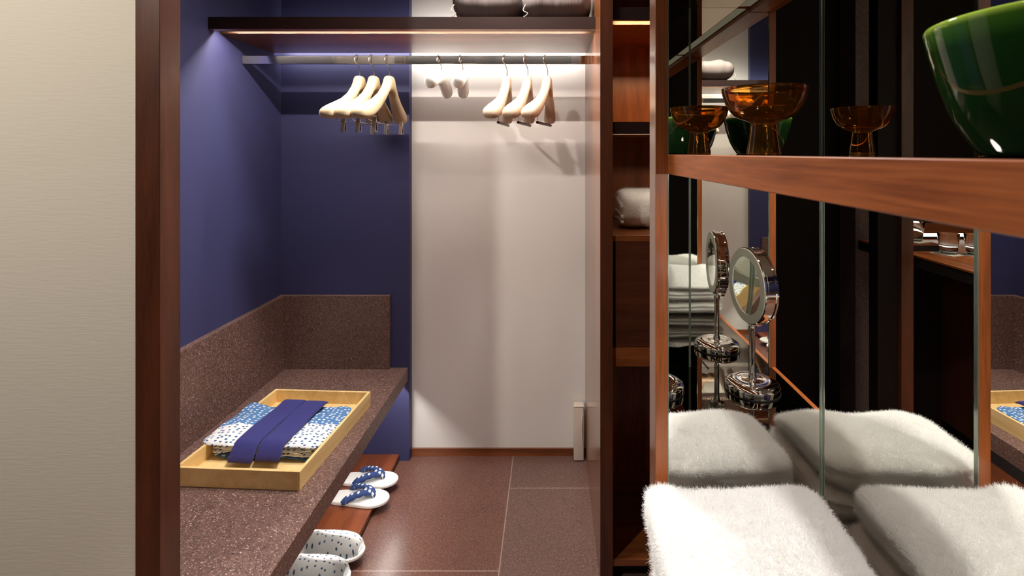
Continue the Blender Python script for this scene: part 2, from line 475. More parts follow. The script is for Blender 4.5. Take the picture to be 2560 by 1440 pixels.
# ------------------------------------------------------------------ hangers
def hanger_body(bow, half=0.21, wide=1.0):
    tab = [(0.0, .188, .126, .0165), (.014, .187, .124, .0165), (.021, .168, .121, .0165), (.033, .146, .114, .0165), (.06, .117, .080, .0172),
           (.10, .090, .038, .0195), (.14, .072, .010, .0225), (.17, .059, .001, .0245), (.192, .047, .000, .0250), (.204, .038, .004, .0215), (.210, .029, .011, .013)]
    bm = BM()
    ss = [-.210, -.207, -.204, -.198, -.192, -.18, -.17, -.155, -.14, -.12, -.10, -.08, -.06, -.045, -.033, -.026, -.021, -.017, -.0145, -.013, -.006, 0]
    ss = ss + [-s for s in reversed(ss[:-1])]
    rings = []
    K = 20
    for s in ss:
        zt, zb, w = lerp_tab(tab, abs(s)); w *= wide
        off = bow * (abs(s) / half) ** 1.5
        cz, hz = (zt + zb) / 2, (zt - zb) / 2
        ring = []
        for k in range(K):
            a = 2 * PI * k / K
            ca, sa = math.cos(a), math.sin(a)
            ex = 0.72
            ring.append(bm.verts.new((off + w * math.copysign(abs(ca) ** ex, ca), s, cz + hz * math.copysign(abs(sa) ** ex, sa))))
        rings.append(ring)
    for a, b in zip(rings, rings[1:]):
        for k in range(K):
            bm.faces.new((a[k], a[(k + 1) % K], b[(k + 1) % K], b[k]))
    bm.faces.new(list(reversed(rings[0]))); bm.faces.new(rings[-1])
    return bm

def hook_bm(z0, ztop, r=0.0215):
    pts = [(0, 0, z0 - 0.006), (0.001, 0, z0 + 0.022), (-0.005, -0.006, z0 + 0.045)]
    cz = ztop - r
    a0 = math.radians(205)
    for k in range(15):
        a = a0 - math.radians(235) * k / 14
        pts.append((-0.010 + 0.006 * k / 14 - 0.002, r * math.cos(a), cz + r * math.sin(a)))
    return tube(BM(), spline(pts, 4), 0.0018, 8)

TIPZ = EYE + 0.129       # underside of the shoulder tips
HOOKTOP = RZ1 + 0.0045 - TIPZ

def clip_bm(s, x):
    bm = BM()
    # two hinged plates forming a narrow V, closed at the bottom
    for sg in (-1, 1):
        m = Matrix.Translation((x, s + sg * 0.0045, -0.012)) @ Matrix.Rotation(sg * math.radians(11), 4, 'X')
        b = BM(); box(b, -0.0075, 0.0075, -0.0014, 0.0014, -0.038, 0.030, bev=0.0006, seg=1)
        b.transform(m)
        me = bpy.data.meshes.new('tmp'); b.to_mesh(me); b.free(); bm.from_mesh(me); bpy.data.meshes.remove(me)
    tube(bm, [(x - 0.008, s, -0.006), (x + 0.008, s, -0.006)], 0.004, 8)
    return bm

def make_clip_hanger():
    t = empty('clip_hanger', (0, 0, 0))
    obj('body', hanger_body(-0.036, wide=1.22), M['ivory'], t, smooth=True, sharp=75)
    obj('hook', hook_bm(.188, HOOKTOP), M['nickel'], t, smooth=True)
    obj('clip_bar', tube(BM(), spline([(-0.016, -0.16, .012), (-0.012, -0.15, -0.004), (-0.006, 0, -0.012), (-0.012, 0.15, -0.004), (-0.016, 0.16, .012)], 8), 0.0013, 6), M['nickel'], t, smooth=True)
    for s in (-0.115, 0.145):
        obj('clip', clip_bm(s, -0.010), M['nickel'], t)
    return t

def make_bar_hanger():
    t = empty('bar_hanger', (0, 0, 0))
    obj('body', hanger_body(-0.036, wide=1.08), M['ivory_pink'], t, smooth=True, sharp=75)
    obj('hook', hook_bm(.188, HOOKTOP), M['nickel'], t, smooth=True)
    xo = -0.014
    obj('trouser_bar', tube(BM(), [(xo, -0.122, -0.010), (xo, -0.12, -0.010), (xo, 0.13, -0.010), (xo, 0.132, -0.010)], [0.003, 0.0058, 0.0058, 0.003], 14), M['bar_wood'], t, smooth=True)
    for s in (-0.112, 0.122):
        obj('pin', tube(BM(), [(xo, s, -0.008), (xo, s, 0.035)], 0.0012, 6), M['nickel'], t, smooth=True)
    return t

def make_padded_hanger():
    t = empty('padded_hanger', (0, 0, 0))
    pts, rad = [], []
    for k in range(41):
        u = -1 + 2 * k / 40
        a = abs(u)
        pts.append((-0.006 * a, 0.205 * u, 0.139 + 0.042 * (1 - a ** 1.5)))
        rad.append(0.0245 * (1 - max(0, (a - 0.92) / 0.08) ** 3 * 0.5) * (0.90 + 0.12 * a))
    obj('padding', tube(BM(), pts, rad, 20, flat=1.25), M['satin'], t, smooth=True, sharp=80)
    obj('hook', hook_bm(.206, HOOKTOP), M['nickel'], t, smooth=True)
    return t

def place(o, x, yaw):
    o.location = (x, RY + 0.006, TIPZ); o.rotation_euler = (0, 0, math.radians(yaw))

proto = make_clip_hanger()
clipg = 'ivory suit hangers with metal clips'
for i, (x, yaw, lab) in enumerate([
        (-0.786, -5.5, 'ivory clip hanger farthest left on the steel rail, nearest the blue side wall'),
        (-0.727, -6.0, 'middle one of the three ivory clip hangers before the blue wall'),
        (-0.663, -6.5, 'ivory clip hanger nearest the white wall, its open triangle and clips seen best')]):
    o = proto if i == 0 else copy_tree(proto)
    place(o, x, yaw); tag(o, lab, 'hanger', clipg)
proto = make_padded_hanger()
for i, (x, yaw, lab) in enumerate([
        (-0.451, 2.0, 'white padded hanger on the left of the pair, turned so both ends show'),
        (-0.362, 7.0, 'white padded hanger on the right of the pair, seen almost end on')]):
    o = proto if i == 0 else copy_tree(proto)
    place(o, x, yaw); tag(o, lab, 'hanger', 'white padded hangers')
proto = make_bar_hanger()
for i, (x, yaw, lab) in enumerate([
        (-0.180, -4.5, 'beige hanger with trouser bar, leftmost of the three before the white wall'),
        (-0.094, -8.5, 'middle beige hanger with the longest-looking dark trouser bar'),
        (-0.0125, -12.0, 'beige bar hanger closest to the walnut side panel')]):
    o = proto if i == 0 else copy_tree(proto)
    place(o, x, yaw); tag(o, lab, 'hanger', 'beige hangers with wooden trouser bars')

# ------------------------------------------------------------------ storage bags on the shelf
def bag_bm(cx, w, seed):
    def fn(v, u):
        n = noise.noise(Vector((v.x * 9 + seed, v.y * 6, v.z * 9)))
        f = 0.5 + 0.5 * math.sin(v.x * 70 + seed + 3 * n)
        v.z += (0.010 * n + 0.004 * f) * (0.5 + 0.5 * u.z)
        v.y += 0.006 * n - 0.004 * f * (u.y < -0.9)
        v.x += 0.008 * n * abs(u.x)
        return v
    return softbox(BM(), cx, 2.135, SH_Z1 + 0.001, w / 2, 0.19, 0.078, n=24, nz=10, ex=0.35, ez=0.75, fn=fn)
for cx, w, lab, s in ((-0.243, 0.262, 'soft grey cloth storage bag on the shelf, left one of the pair', 1.0),
                      (0.026, 0.262, 'soft grey cloth storage bag on the shelf, beside the walnut side panel', 5.3)):
    t = thing('storage_bag', lab, 'bag', (cx, 2.135, SH_Z1), group='cloth bags on the closet shelf')
    bo = obj('bag_body', bag_bm(cx, w, s), M['bag'], t, smooth=True, sharp=80)
    obj('drawstring', tube(BM(), spline([(cx - w / 2 + 0.012, 1.955, SH_Z1 + 0.055), (cx - w / 2 + 0.003, 1.947, SH_Z1 + 0.03), (cx - w / 2 + 0.02, 1.944, SH_Z1 + 0.018), (cx - w / 2 + 0.004, 1.944, SH_Z1 + 0.003)], 6), 0.0018, 6), M['plastic_grey'], t, smooth=True)

# ------------------------------------------------------------------ stone bench
bn = thing('stone_bench', 'brown speckled granite bench with low stone backrests along the blue walls', 'bench', (-0.95, 1.85, 0))
BZ = EYE - 1.010
obj('seat', bx(-1.2665, -0.670, 1.2155, 2.4475, BZ - 0.062, BZ, bev=0.001, seg=1), M['bench_stone'], bn)
obj('side_backrest', bx(-1.2665, -1.241, 1.2155, 2.4475, BZ + 0.0003, EYE - 0.667, bev=0.001, seg=1), M['bench_stone'], bn)
obj('end_backrest', bx(-1.2405, -0.751, 2.4275, 2.4475, BZ + 0.0003, EYE - 0.667, bev=0.001, seg=1), M['bench_stone'], bn)
obj('support', bx(-1.2665, -1.10, 1.2155, 2.4475, 0.033, BZ - 0.0622), M['dark_gap'], bn)

obj('bench_light', bx(-0.722, -0.712, 1.26, 2.42, BZ - 0.0645, BZ - 0.0625), M['led_bench'], bn)
obj('light_shield', bx(-0.7005, -0.699, 1.25, 2.43, BZ - 0.082, BZ - 0.0622), M['nickel'], bn)
sb = thing('shoe_board', 'low red-brown wooden board on the floor under the bench, carrying the footwear', 'board', (-0.97, 1.85, 0))
PZ = EYE - 1.418
obj('board', bx(-1.2665, -0.711, 1.2155, 2.4475, PZ - 0.018, PZ, bev=0.001, seg=1), M['board'], sb)
obj('plinth', bx(-1.2665, -0.745, 1.2155, 2.4475, 0.0, PZ - 0.0182), M['dark_gap'], sb)

# ------------------------------------------------------------------ footwear
SL = 0.262
def half_w(x, s=1.0):
    if x < 0.07: w = 0.041 * math.sqrt(max(0, 1 - ((0.07 - x) / 0.07) ** 2))
    elif x < 0.19: t = (x - 0.07) / 0.12; w = 0.041 + 0.013 * t * t * (3 - 2 * t)
    else: w = 0.054 * math.sqrt(max(0, 1 - ((x - 0.19) / (SL - 0.19)) ** 2))
    return w * s

def sole_bm(th=0.017):
    bm = BM()
    out = []
    n = 36
    xs = [SL * 0.5 * (1 - math.cos(PI * k / n)) for k in range(n + 1)]
    loop = [(x, half_w(x)) for x in xs] + [(x, -half_w(x)) for x in reversed(xs[1:-1])]
    rings = []
    for inset, z in ((0.006, 0.0), (0.0015, 0.002), (0.0, 0.005), (0.001, 0.0075), (0.0, 0.010), (0.0015, th - 0.003), (0.005, th - 0.0006), (0.009, th - 0.0003), (0.010, th - 0.0015), (0.012, th - 0.0008)):
        ring = []
        for x, y in loop:
            cx = SL / 2
            r = math.hypot(x - cx, y)
            k = (r - inset) / r if r > 0 else 1
            ring.append(bm.verts.new((cx + (x - cx) * k, y * (1 - inset / 0.054), z)))
        rings.append(ring)
    m = len(loop)
    for a, b in zip(rings, rings[1:]):
        for k in range(m):
            bm.faces.new((a[k], a[(k + 1) % m], b[(k + 1) % m], b[k]))
    bm.faces.new(list(reversed(rings[0]))); bm.faces.new(rings[-1])
    return bm

def vamp_bm():
    bm = BM()
    nu, nv = 18, 22
    grid = []
    for i in range(nu + 1):
        u = i / nu
        x = 0.062 + (SL - 0.012 - 0.062) * (1 - (1 - u) ** 1.6)
        H = 0.052 * math.sqrt(max(0.0, 1 - u ** 2.6)) + 0.004
        row = []
        for j in range(nv + 1):
            a = PI * j / nv
            w = max(half_w(x) - 0.004, 0.003)
            n = noise.noise(Vector((x * 40, j * 0.4, 1.7))) * 0.0015
            row.append(bm.verts.new((x - 0.012 * math.sin(a) * (1 - u), w * math.cos(a), 0.0155 + (H + n) * math.sin(a) ** 0.85)))
        grid.append(row)
    for i in range(nu):
        for j in range(nv):
            bm.faces.new((grid[i][j], grid[i + 1][j], grid[i + 1][j + 1], grid[i][j + 1]))
    bmesh.ops.solidify(bm, geom=list(bm.faces), thickness=0.003)
    return bm

def strap_bm():
    bm = BM()
    for sg in (-1, 1):
        P = spline([(0.198, 0.001 * sg, 0.018), (0.194, 0.003 * sg, 0.034), (0.176, 0.012 * sg, 0.042), (0.14, 0.028 * sg, 0.040), (0.105, 0.041 * sg, 0.028), (0.085, 0.045 * sg, 0.016)], 9)
        R = [0.0138 + 0.0013 * math.sin(i * 1.1 + sg) if 6 < i < len(P) - 4 else 0.0100 for i in range(len(P))]
        tube(bm, P, R, 14, flat=0.72)
    return bm

def make_zori():
    t = empty('thong_sandal', (0, 0, 0))
    obj('sole', sole_bm(), M['sole'], t, smooth=True, sharp=60)
    obj('strap', strap_bm(), M['strap'], t, smooth=True, sharp=80)
    return t
def make_slipper():
    t = empty('slipper', (0, 0, 0))
    obj('sole', sole_bm(), M['sole'], t, smooth=True, sharp=60)
    obj('upper', vamp_bm(), M['slip_white'], t, smooth=True, sharp=70)
    return t
TOE = -0.656
for i, (y, rz, lab) in enumerate(((2.248, -2, 'white sandal with navy dotted thong, farther from the camera near the blue wall'),
                                  (2.130, -3, 'white sandal with navy dotted thong, second from the blue wall'))):
    if i == 0: z = pz = make_zori()
    else: z = copy_tree(pz)
    z.location = (TOE - SL, y, PZ + 0.0003); z.rotation_euler = (0, 0, math.radians(rz)); tag(z, lab, 'sandal', 'thong sandals on the board')
for i, (y, dx, lab) in enumerate(((1.855, 0.0, 'white closed slipper with blue flecks, next after the sandals'),
                                 (1.742, -0.008, 'white closed slipper with blue flecks, nearest the camera and cut off by the frame'))):
    if i == 0: z = pz = make_slipper()
    else: z = copy_tree(pz)
    z.location = (TOE - SL + dx, y, PZ + 0.0003); z.rotation_euler = (0, 0, math.radians(-4)); tag(z, lab, 'slipper', 'closed slippers on the board')

# ------------------------------------------------------------------ tray with yukata and sash
TC = (-0.929, 1.826, BZ); TR = math.radians(-3.3)
tr = thing('wooden_tray', 'pale wooden tray with low square sides lying on the granite bench', 'tray', TC, TR)
tw, tl, th_, wt = 0.196, 0.2625, 0.057, 0.010
obj('base', bx(-tw + 0.001, tw - 0.001, -tl + 0.001, tl - 0.001, 0.0005, 0.008), M['hinoki'], tr, local=True)
for nm, a in (('long_side', (-tw, -tw + wt, -tl, tl)), ('long_side', (tw - wt, tw, -tl, tl)),
              ('short_side', (-tw + wt, tw - wt, -tl, -tl + wt)), ('short_side', (-tw + wt, tw - wt, tl - wt, tl))):
    obj(nm, bx(*a, 0.0, th_, bev=0.0007, seg=1), M['hinoki'], tr, local=True)

yk = thing('folded_yukata', 'folded cotton robe, blue with white dots and white with blue dots, in the tray', 'robe', (TC[0], TC[1], BZ + 0.008), TR)
def layer_bm(cx, cy, z0, sx, sy, sz, seed, n=40, drop=0.0, over=0.0):
    def fn(v, u):
        n1 = noise.noise(Vector((v.x * 11 + seed, v.y * 11, seed)))
        n2 = noise.noise(Vector((v.x * 30, v.y * 30 + seed, 2.0)))
        k = max(abs(u.x), abs(u.y))
        v.z += 0.0075 * n1 * (0.4 + k) + 0.0015 * n2
        v.x += 0.007 * n1 * abs(u.x) ** 3
        v.y += 0.007 * n2 * abs(u.y) ** 3
        if over and u.x < -0.6:
            v.z += over * (-u.x - 0.6) / 0.4
        v.z -= drop * max(0, k - 0.6) ** 2
        return v
    return softbox(BM(), cx, cy, z0, sx, sy, sz, n=n, nz=4, ex=0.16, ez=0.9, fn=fn)
yy = 0.0
obj('lower_fold', layer_bm(-0.002, -0.008, 0.0030, 0.180, 0.128, 0.0055, 3.1), M['yukata_fold'], yk, local=True, smooth=True, sharp=80)
obj('middle_fold', layer_bm(-0.002, -0.008, 0.0165, 0.181, 0.130, 0.0058, 9.7), M['yukata'], yk, local=True, smooth=True, sharp=80)
obj('inner_fold', layer_bm(0.0, -0.006, 0.0300, 0.180, 0.131, 0.0058, 5.2), M['yukata'], yk, local=True, smooth=True, sharp=80)
obj('top_fold', layer_bm(-0.013, -0.004, 0.0435, 0.199, 0.138, 0.0068, 1.3, drop=0.03, over=0.011), M['yukata'], yk, local=True, smooth=True, sharp=80)

ob = thing('cloth_belt', 'dark navy cloth belt folded in two flat bands over the dotted robe', 'belt', (TC[0], TC[1], BZ + 0.066), TR)
def band_bm(cx, wdt, tilt, dz, y0, y1):
    bm = BM()
    n = 60
    prof = []
    for k in range(n + 1):
        u = k / n
        y = y0 + (y1 - y0) * u
        z = 0.004 + dz
        if u < 0.14: z -= 0.040 * ((0.14 - u) / 0.14) ** 1.7
        if u > 0.93: z -= 0.006 * ((u - 0.93) / 0.07) ** 2
        z += 0.002 * math.sin(u * 9 + cx * 40)
        prof.append((y, z))
    t = 0.013
    K = 14
    rings = []
    for i, (y, z) in enumerate(prof):
        endk = min(1.0, min(i, n - i) / 2.0) * 0.45 + 0.55 if i in (0, 1, n - 1, n) else 1.0
        x = cx + tilt * (y - (y0 + y1) / 2)
        ring = []
        for k in range(28):
            a = 2 * PI * k / 28
            ca, sa = math.cos(a), math.sin(a)
            ring.append(bm.verts.new((x + wdt / 2 * math.copysign(abs(ca) ** 0.22, ca), y, z + t / 2 * endk * math.copysign(abs(sa) ** 0.6, sa))))
        rings.append(ring)
    for a, b in zip(rings, rings[1:]):
        for k in range(28):
            bm.faces.new((a[k], a[(k + 1) % 28], b[(k + 1) % 28], b[k]))
    bm.faces.new(list(reversed(rings[0]))); bm.faces.new(rings[-1])
    return bm
obj('band', band_bm(-0.0475, 0.081, 0.0, 0.000, -0.178, 0.152), M['navy'], ob, local=True, smooth=True, sharp=60)
obj('band', band_bm(0.0385, 0.081, 0.0, 0.001, -0.172, 0.150), M['navy'], ob, local=True, smooth=True, sharp=60)

# ------------------------------------------------------------------ small white device in the back corner
dv = thing('slim_plastic_box', 'slim white plastic box standing in the back corner by the walnut panel', 'box', (0.137, 2.46, 0))
obj('casing', bx(0.110, 0.158, 2.440, 2.484, 0.003, 0.255, bev=0.006, seg=3), M['plastic'], dv, smooth=True)
obj('lid', bx(0.1095, 0.1585, 2.4385, 2.484, 0.2555, 0.261, bev=0.003, seg=2), M['plastic'], dv, smooth=True)
bm = tube(BM(), spline([(0.150, 2.4395, 0.22), (0.146, 2.434, 0.16), (0.150, 2.4395, 0.08)], 8), 0.003, 8)
obj('handle_rib', bm, M['plastic'], dv, smooth=True)

# ------------------------------------------------------------------ cabinet right of the closet
cb = thing('shelving_cabinet', 'tall walnut cabinet with open shelves and drawers right of the closet', 'cabinet', (0.45, 2.1, 0))
CF = 1.742
obj('shaded_panel_edge', bx(0.167, 0.209, CF - 0.0012, CF - 0.0001, 0.0, 2.59), M['dark_walnut_z'], cb)  # same wood as the panel, darkened in colour for its unlit front
obj('side_panel', bx(0.167, 0.209, CF, 2.494, 0.0, 2.59, bev=0.001, seg=1), M['satin_panel'], cb)
obj('side_panel', bx(0.722, 0.762, CF, 2.262, 0.0, 2.59, bev=0.001, seg=1), M['walnut_z'], cb)
obj('back_panel', bx(0.2095, 0.7215, 2.235, 2.255, 0.0, 2.58), M['walnut_z'], cb)
def cab_shelf(z0, z1, lit):
    bm = BM()
    box(bm, 0.2095, 0.7215, CF + 0.008, CF + 0.028, z0, z1)
    box(bm, 0.2095, 0.7215, CF + 0.028, CF + 0.072, z0 + 0.024, z1)
    box(bm, 0.2095, 0.7215, CF + 0.072, 2.2345, z0, z1)
    s = obj('shelf', bm, M['dark_edge'], cb)
    obj('shelf_lining', bx(0.2098, 0.7212, CF + 0.0702, CF + 0.0718, z0, z0 + 0.0238), M['lining'], s)
    obj('shelf_underside', bx(0.2098, 0.7212, CF + 0.0725, 2.2343, z0 - 0.0012, z0 - 0.0001), M['walnut_x'], s)
    obj('shelf_top', bx(0.2098, 0.7212, CF + 0.03, 2.2343, z1 + 0.0001, z1 + 0.0012), M['walnut_x'], s)
    if lit:
        obj('shelf_light_and_fill', bx(0.225, 0.705, CF + 0.040, CF + 0.046, z0 + 0.008, z0 + 0.0095), M['led_niche'] if lit == 1 else M['fill_half'], s)  # in the lower shelf this glow is an added fill
cab_shelf(EYE + 0.449, EYE + 0.490, 1)
cab_shelf(EYE + 0.064, EYE + 0.104, 2)
DT = EYE - 0.279
obj('drawer_case_top', bx(0.2095, 0.7215, CF + 0.012, 2.2345, DT - 0.02, DT, bev=0.0005, seg=1), M['walnut_x'], cb)
obj('drawer_front', bx(0.219, 0.7205, CF + 0.013, CF + 0.033, EYE - 0.655, DT - 0.0205, bev=0.001, seg=1), M['drawer'], cb)
obj('drawer_rail', bx(0.2095, 0.7215, CF + 0.013, CF + 0.04, EYE - 0.722, EYE - 0.657, bev=0.0008, seg=1), M['walnut_x'], cb)
obj('drawer_case_bottom', bx(0.2095, 0.7215, CF + 0.041, 2.2345, EYE - 0.722, EYE - 0.70), M['dark_edge'], cb)
obj('bottom_board', bx(0.2095, 0.7215, CF + 0.006, 2.2345, 0.060, 0.082, bev=0.0008, seg=1), M['walnut_x'], cb)
obj('plinth', bx(0.2095, 0.7215, CF + 0.05, CF + 0.07, 0.0, 0.0598), M['dark_edge'], cb)

# ------------------------------------------------------------------ towels
def add_pile(o, count, length, seed=1):
    md = o.modifiers.new('terry_pile', 'PARTICLE_SYSTEM')
    ps = o.particle_systems[-1]; s = ps.settings
    s.type = 'HAIR'; s.count = count; s.hair_length = length; s.hair_step = 3
    s.use_advanced_hair = True
    s.brownian_factor = 0.0026
    s.emit_from = 'FACE'; s.use_even_distribution = True
    s.root_radius = 0.35; s.tip_radius = 0.15; s.radius_scale = 0.0008
    s.display_step = 2; s.render_step = 3
    ps.seed = seed

def towel_bm(cx, cy, z0, sx, sy, sz, seed, sag=0.0, n=46, nz=12, crease=0.010, twist=0.0, ex=0.20):
    def fn(v, u):
        n1 = noise.noise(Vector((v.x * 9 + seed, v.y * 9, seed * 2)))
        n2 = noise.noise(Vector((v.x * 24, v.y * 24 + seed, v.z * 24)))
        top = 0.5 + 0.5 * u.z
        n0 = noise.noise(Vector((v.x * 7 + seed * 3, v.y * 5 + 4, seed)))
        v.z += (0.011 * n1 + 0.006 * n0 + 0.002 * n2) * top
        e = math.exp(-((u.z - 0.05) / 0.14) ** 2)
        k = max(abs(u.x), abs(u.y)) ** 6
        d = Vector((v.x - cx, v.y - cy, 0))
        v.x -= d.x * e * k * crease / sx
        v.y -= d.y * e * k * crease / sy
        v.x += 0.004 * n1 * abs(u.x) + twist * (v.y - cy)
        v.y += 0.004 * n2 * abs(u.y)
        if sag:
            v.z -= sag * max(0.0, (cy + sy * 0.1 - v.y) / (sy * 1.1)) ** 1.6 * top
        return v
    return softbox(BM(), cx, cy, z0, sx, sy, sz, n=n, nz=nz, ex=ex, ez=0.62, fn=fn)

CZ = EYE - 0.707            # vanity counter height
tw_specs = [('white terry towel at the bottom of the folded stack on the vanity top', 0.302, 0.728, CZ + 0.002, 0.140, 0.130, 0.026, 2.0, 0.0),
            ('white terry towel in the middle of the folded stack on the vanity top', 0.298, 0.727, CZ + 0.058, 0.142, 0.128, 0.026, 5.0, 0.008),
            ('white terry towel on top of the folded stack, filling the lower right corner', 0.289, 0.727, CZ + 0.113, 0.139, 0.129, 0.028, 8.0, 0.05)]
for i, (lab, cx, cy, z0, sx, sy, sz, sd, sag) in enumerate(tw_specs):
    o = obj('folded_towel', towel_bm(cx, cy, z0, sx, sy, sz, sd, sag), M['terry'], origin=(cx, cy, z0), smooth=True, sharp=85)
    tag(o, lab, 'towel', 'folded towels on the vanity')
    add_pile(o, 150000 if i == 2 else 50000, 0.0046, i + 1)

# rolled towel on the cabinet drawers: a folded length wrapped over, its edge spiralling on the left end
tx0, tx1, ty, tz = 0.262, 0.60, 1.99, DT + 0.001
bm = BM()
sec = []
for k in range(40):
    a = 2 * PI * k / 40
    ca, sa = math.cos(a), math.sin(a)
    sec.append((0.115 * math.copysign(abs(ca) ** 0.62, ca), 0.070 + 0.069 * math.copysign(abs(sa) ** 0.62, sa)))
rings = []
for i in range(30):
    x = tx0 + (tx1 - tx0) * i / 29
    q = max(0.0, 1 - min(i, 29 - i) / 3.0); k = 1.0 - 0.16 * q * q
    rings.append([bm.verts.new((x, ty + y * k + 0.003 * noise.noise(Vector((x * 30, y * 40, z * 40))), tz + 0.070 + (z - 0.070) * k + 0.003 * noise.noise(Vector((x * 30 + 9, y * 40, z * 40))))) for y, z in sec])
for a, b in zip(rings, rings[1:]):
    for k in range(40): bm.faces.new((a[k], a[(k + 1) % 40], b[(k + 1) % 40], b[k]))
bm.faces.new(list(reversed(rings[0]))); bm.faces.new(rings[-1])
rt = thing('rolled_towel', 'cream terry towel folded over itself on the drawer top in the cabinet', 'towel', (0.42, ty, DT))
ro = obj('outer_wrap', bm, M['terry_warm'], rt, smooth=True, sharp=70)
bm = BM()
for q, (yy0, zz0, yy1, zz1) in enumerate(((-0.105, 0.028, 0.10, 0.022), (-0.108, 0.046, 0.10, 0.052), (-0.10, 0.085, 0.07, 0.10))):
    tube(bm, spline([(tx0 - 0.001, ty + yy0, tz + zz0), (tx0 - 0.002, ty, tz + (zz0 + zz1) / 2 + 0.006), (tx0 - 0.001, ty + yy1, tz + zz1)], 8), 0.006, 8)
obj('fold_edge', bm, M['terry_warm'], rt, smooth=True)
add_pile(ro, 9000, 0.004, 9)

# ------------------------------------------------------------------ vanity niche with mirrors
XM, YE, YN = 0.460, 0.881, 0.045        # back mirror plane, far and near end mirrors
XP0, XP1 = 0.1775, 0.198
NZ1 = EYE + 0.478
vn = thing('vanity_cabinet', 'walnut vanity niche lined with mirrors, with a shelf and dark glass top', 'cabinet', (0.35, 0.46, 0))
obj('end_panel', bx(XP0, 0.50, YE + 0.0005, YE + 0.049, 0.0, 2.59, bev=0.0008, seg=1), M['satin_panel'], vn)
obj('end_stile', bx(XP0, XP1, YE - 0.004, YE + 0.0004, 0.0, 2.59), M['walnut_z'], vn)
obj('end_panel', bx(XP0, 0.50, YN - 0.049, YN - 0.0005, 0.0, 2.59, bev=0.0008, seg=1), M['walnut_z'], vn)
obj('end_stile', bx(XP0, XP1, YN - 0.0004, YN + 0.004, 0.0, 2.59), M['walnut_z'], vn)
obj('back_panel', bx(XM + 0.0046, 0.50, YN, YE, 0.0, 2.59), M['dark_walnut_z'], vn)
obj('back_mirror', bx(XM, XM + 0.0045, YN, YE, CZ, NZ1), M['mirror'], vn, )
e1 = obj('end_mirror', bx(XP1, XM, YE - 0.0002, YE + 0.0004, CZ, NZ1), M['mirror'], vn)
e2 = obj('end_mirror', bx(XP1, XM, YN - 0.0004, YN + 0.0002, CZ, NZ1), M['mirror'], vn)
for y0, y1 in ((YE - 0.0045, YE - 0.0003), (YN + 0.0003, YN + 0.0045)):
    obj('mirror_edge', bx(XM - 0.0028, XM - 0.0001, y0, y1, CZ + 0.0005, NZ1 - 0.0005, bev=0.0008, seg=1), M['mirror_edge'], vn)
    obj('mirror_edge', bx(XP1 + 0.0001, XP1 + 0.0015, y0, y1, CZ + 0.0005, NZ1 - 0.0005), M['mirror_edge'], vn)
obj('shelf', bx(XP1, XM - 0.0002, YN + 0.0046, YE - 0.0046, EYE - 0.036, EYE - 0.003, bev=0.0008, seg=1), M['walnut_y'], vn)
obj('shelf_top', bx(0.212, XM - 0.0004, YN + 0.0048, YE - 0.0048, EYE - 0.0032, EYE - 0.0028), M['black_glass'], vn)
obj('shelf_light_and_fill', bx(0.326, 0.334, YN + 0.05, YE - 0.05, EYE - 0.0385, EYE - 0.0361), M['fill_under'], vn)  # added glowing strip, fills the shaded side of the towels
obj('top_board', bx(XP0, XM + 0.0045, YN, YE, NZ1 + 0.002, NZ1 + 0.022), M['walnut_y'], vn)
obj('ceiling_mirror', bx(0.304, XM, YN, YE, NZ1 + 0.0004, NZ1 + 0.0018), M['bronze_mirror'], vn)
obj('top_rail', bx(XP0 + 0.005, 0.262, YN + 0.0046, YE - 0.0046, NZ1 - 0.014, NZ1 + 0.0018, bev=0.0006, seg=1), M['walnut_y'], vn)
obj('top_light', bx(0.268, 0.300, YN + 0.02, YE - 0.02, NZ1 + 0.0004, NZ1 + 0.0018), M['led_top'], vn)
obj('countertop', bx(XP0 + 0.014, XM + 0.0045, YN, YE, CZ - 0.02, CZ - 0.0003), M['black_glass'], vn)
obj('counter_edge', bx(XP0, XP0 + 0.0138, YN, YE, CZ - 0.03, CZ + 0.0005, bev=0.0008, seg=1), M['walnut_y'], vn)
obj('door', bx(XP0 + 0.004, XP0 + 0.024, YN + 0.002, YE - 0.002, 0.08, CZ - 0.031, bev=0.001, seg=1), M['walnut_z'], vn)
obj('plinth', bx(XP0 + 0.05, XP0 + 0.07, YN, YE, 0.0, 0.0795), M['dark_edge'], vn)

# amber footed bowl
def amber_bowl():
    H, R = 0.0925, 0.0568
    outer = [(0.0, 0.0), (0.0215, 0.0), (0.0230, 0.0008), (0.0222, 0.006), (0.0200, 0.020), (0.0182, 0.034), (0.0175, 0.0425), (0.0185, 0.0450), (0.0245, 0.0475),
             (0.0320, 0.0500), (0.0390, 0.0540), (0.0448, 0.0600), (0.0497, 0.0680), (0.0533, 0.0765), (0.0558, 0.0860), (0.0567, 0.0918), (0.0565, H)]
    inner = [(0.0551, 0.0921), (0.0540, 0.0862), (0.0514, 0.0765), (0.0477, 0.0684), (0.0428, 0.0610), (0.0372, 0.0556), (0.0300, 0.0518), (0.0220, 0.0495), (0.0120, 0.0485), (0.0, 0.0480)]
    return outer + inner
ab = obj('glass_bowl', lathe(BM(), amber_bowl(), 72, (0.297, 0.723, EYE - 0.003 + 0.0003)), M['amber'], origin=(0.297, 0.723, EYE - 0.003), smooth=True, sharp=50)
tag(ab, 'amber glass footed bowl on the walnut shelf of the mirrored vanity', 'bowl')

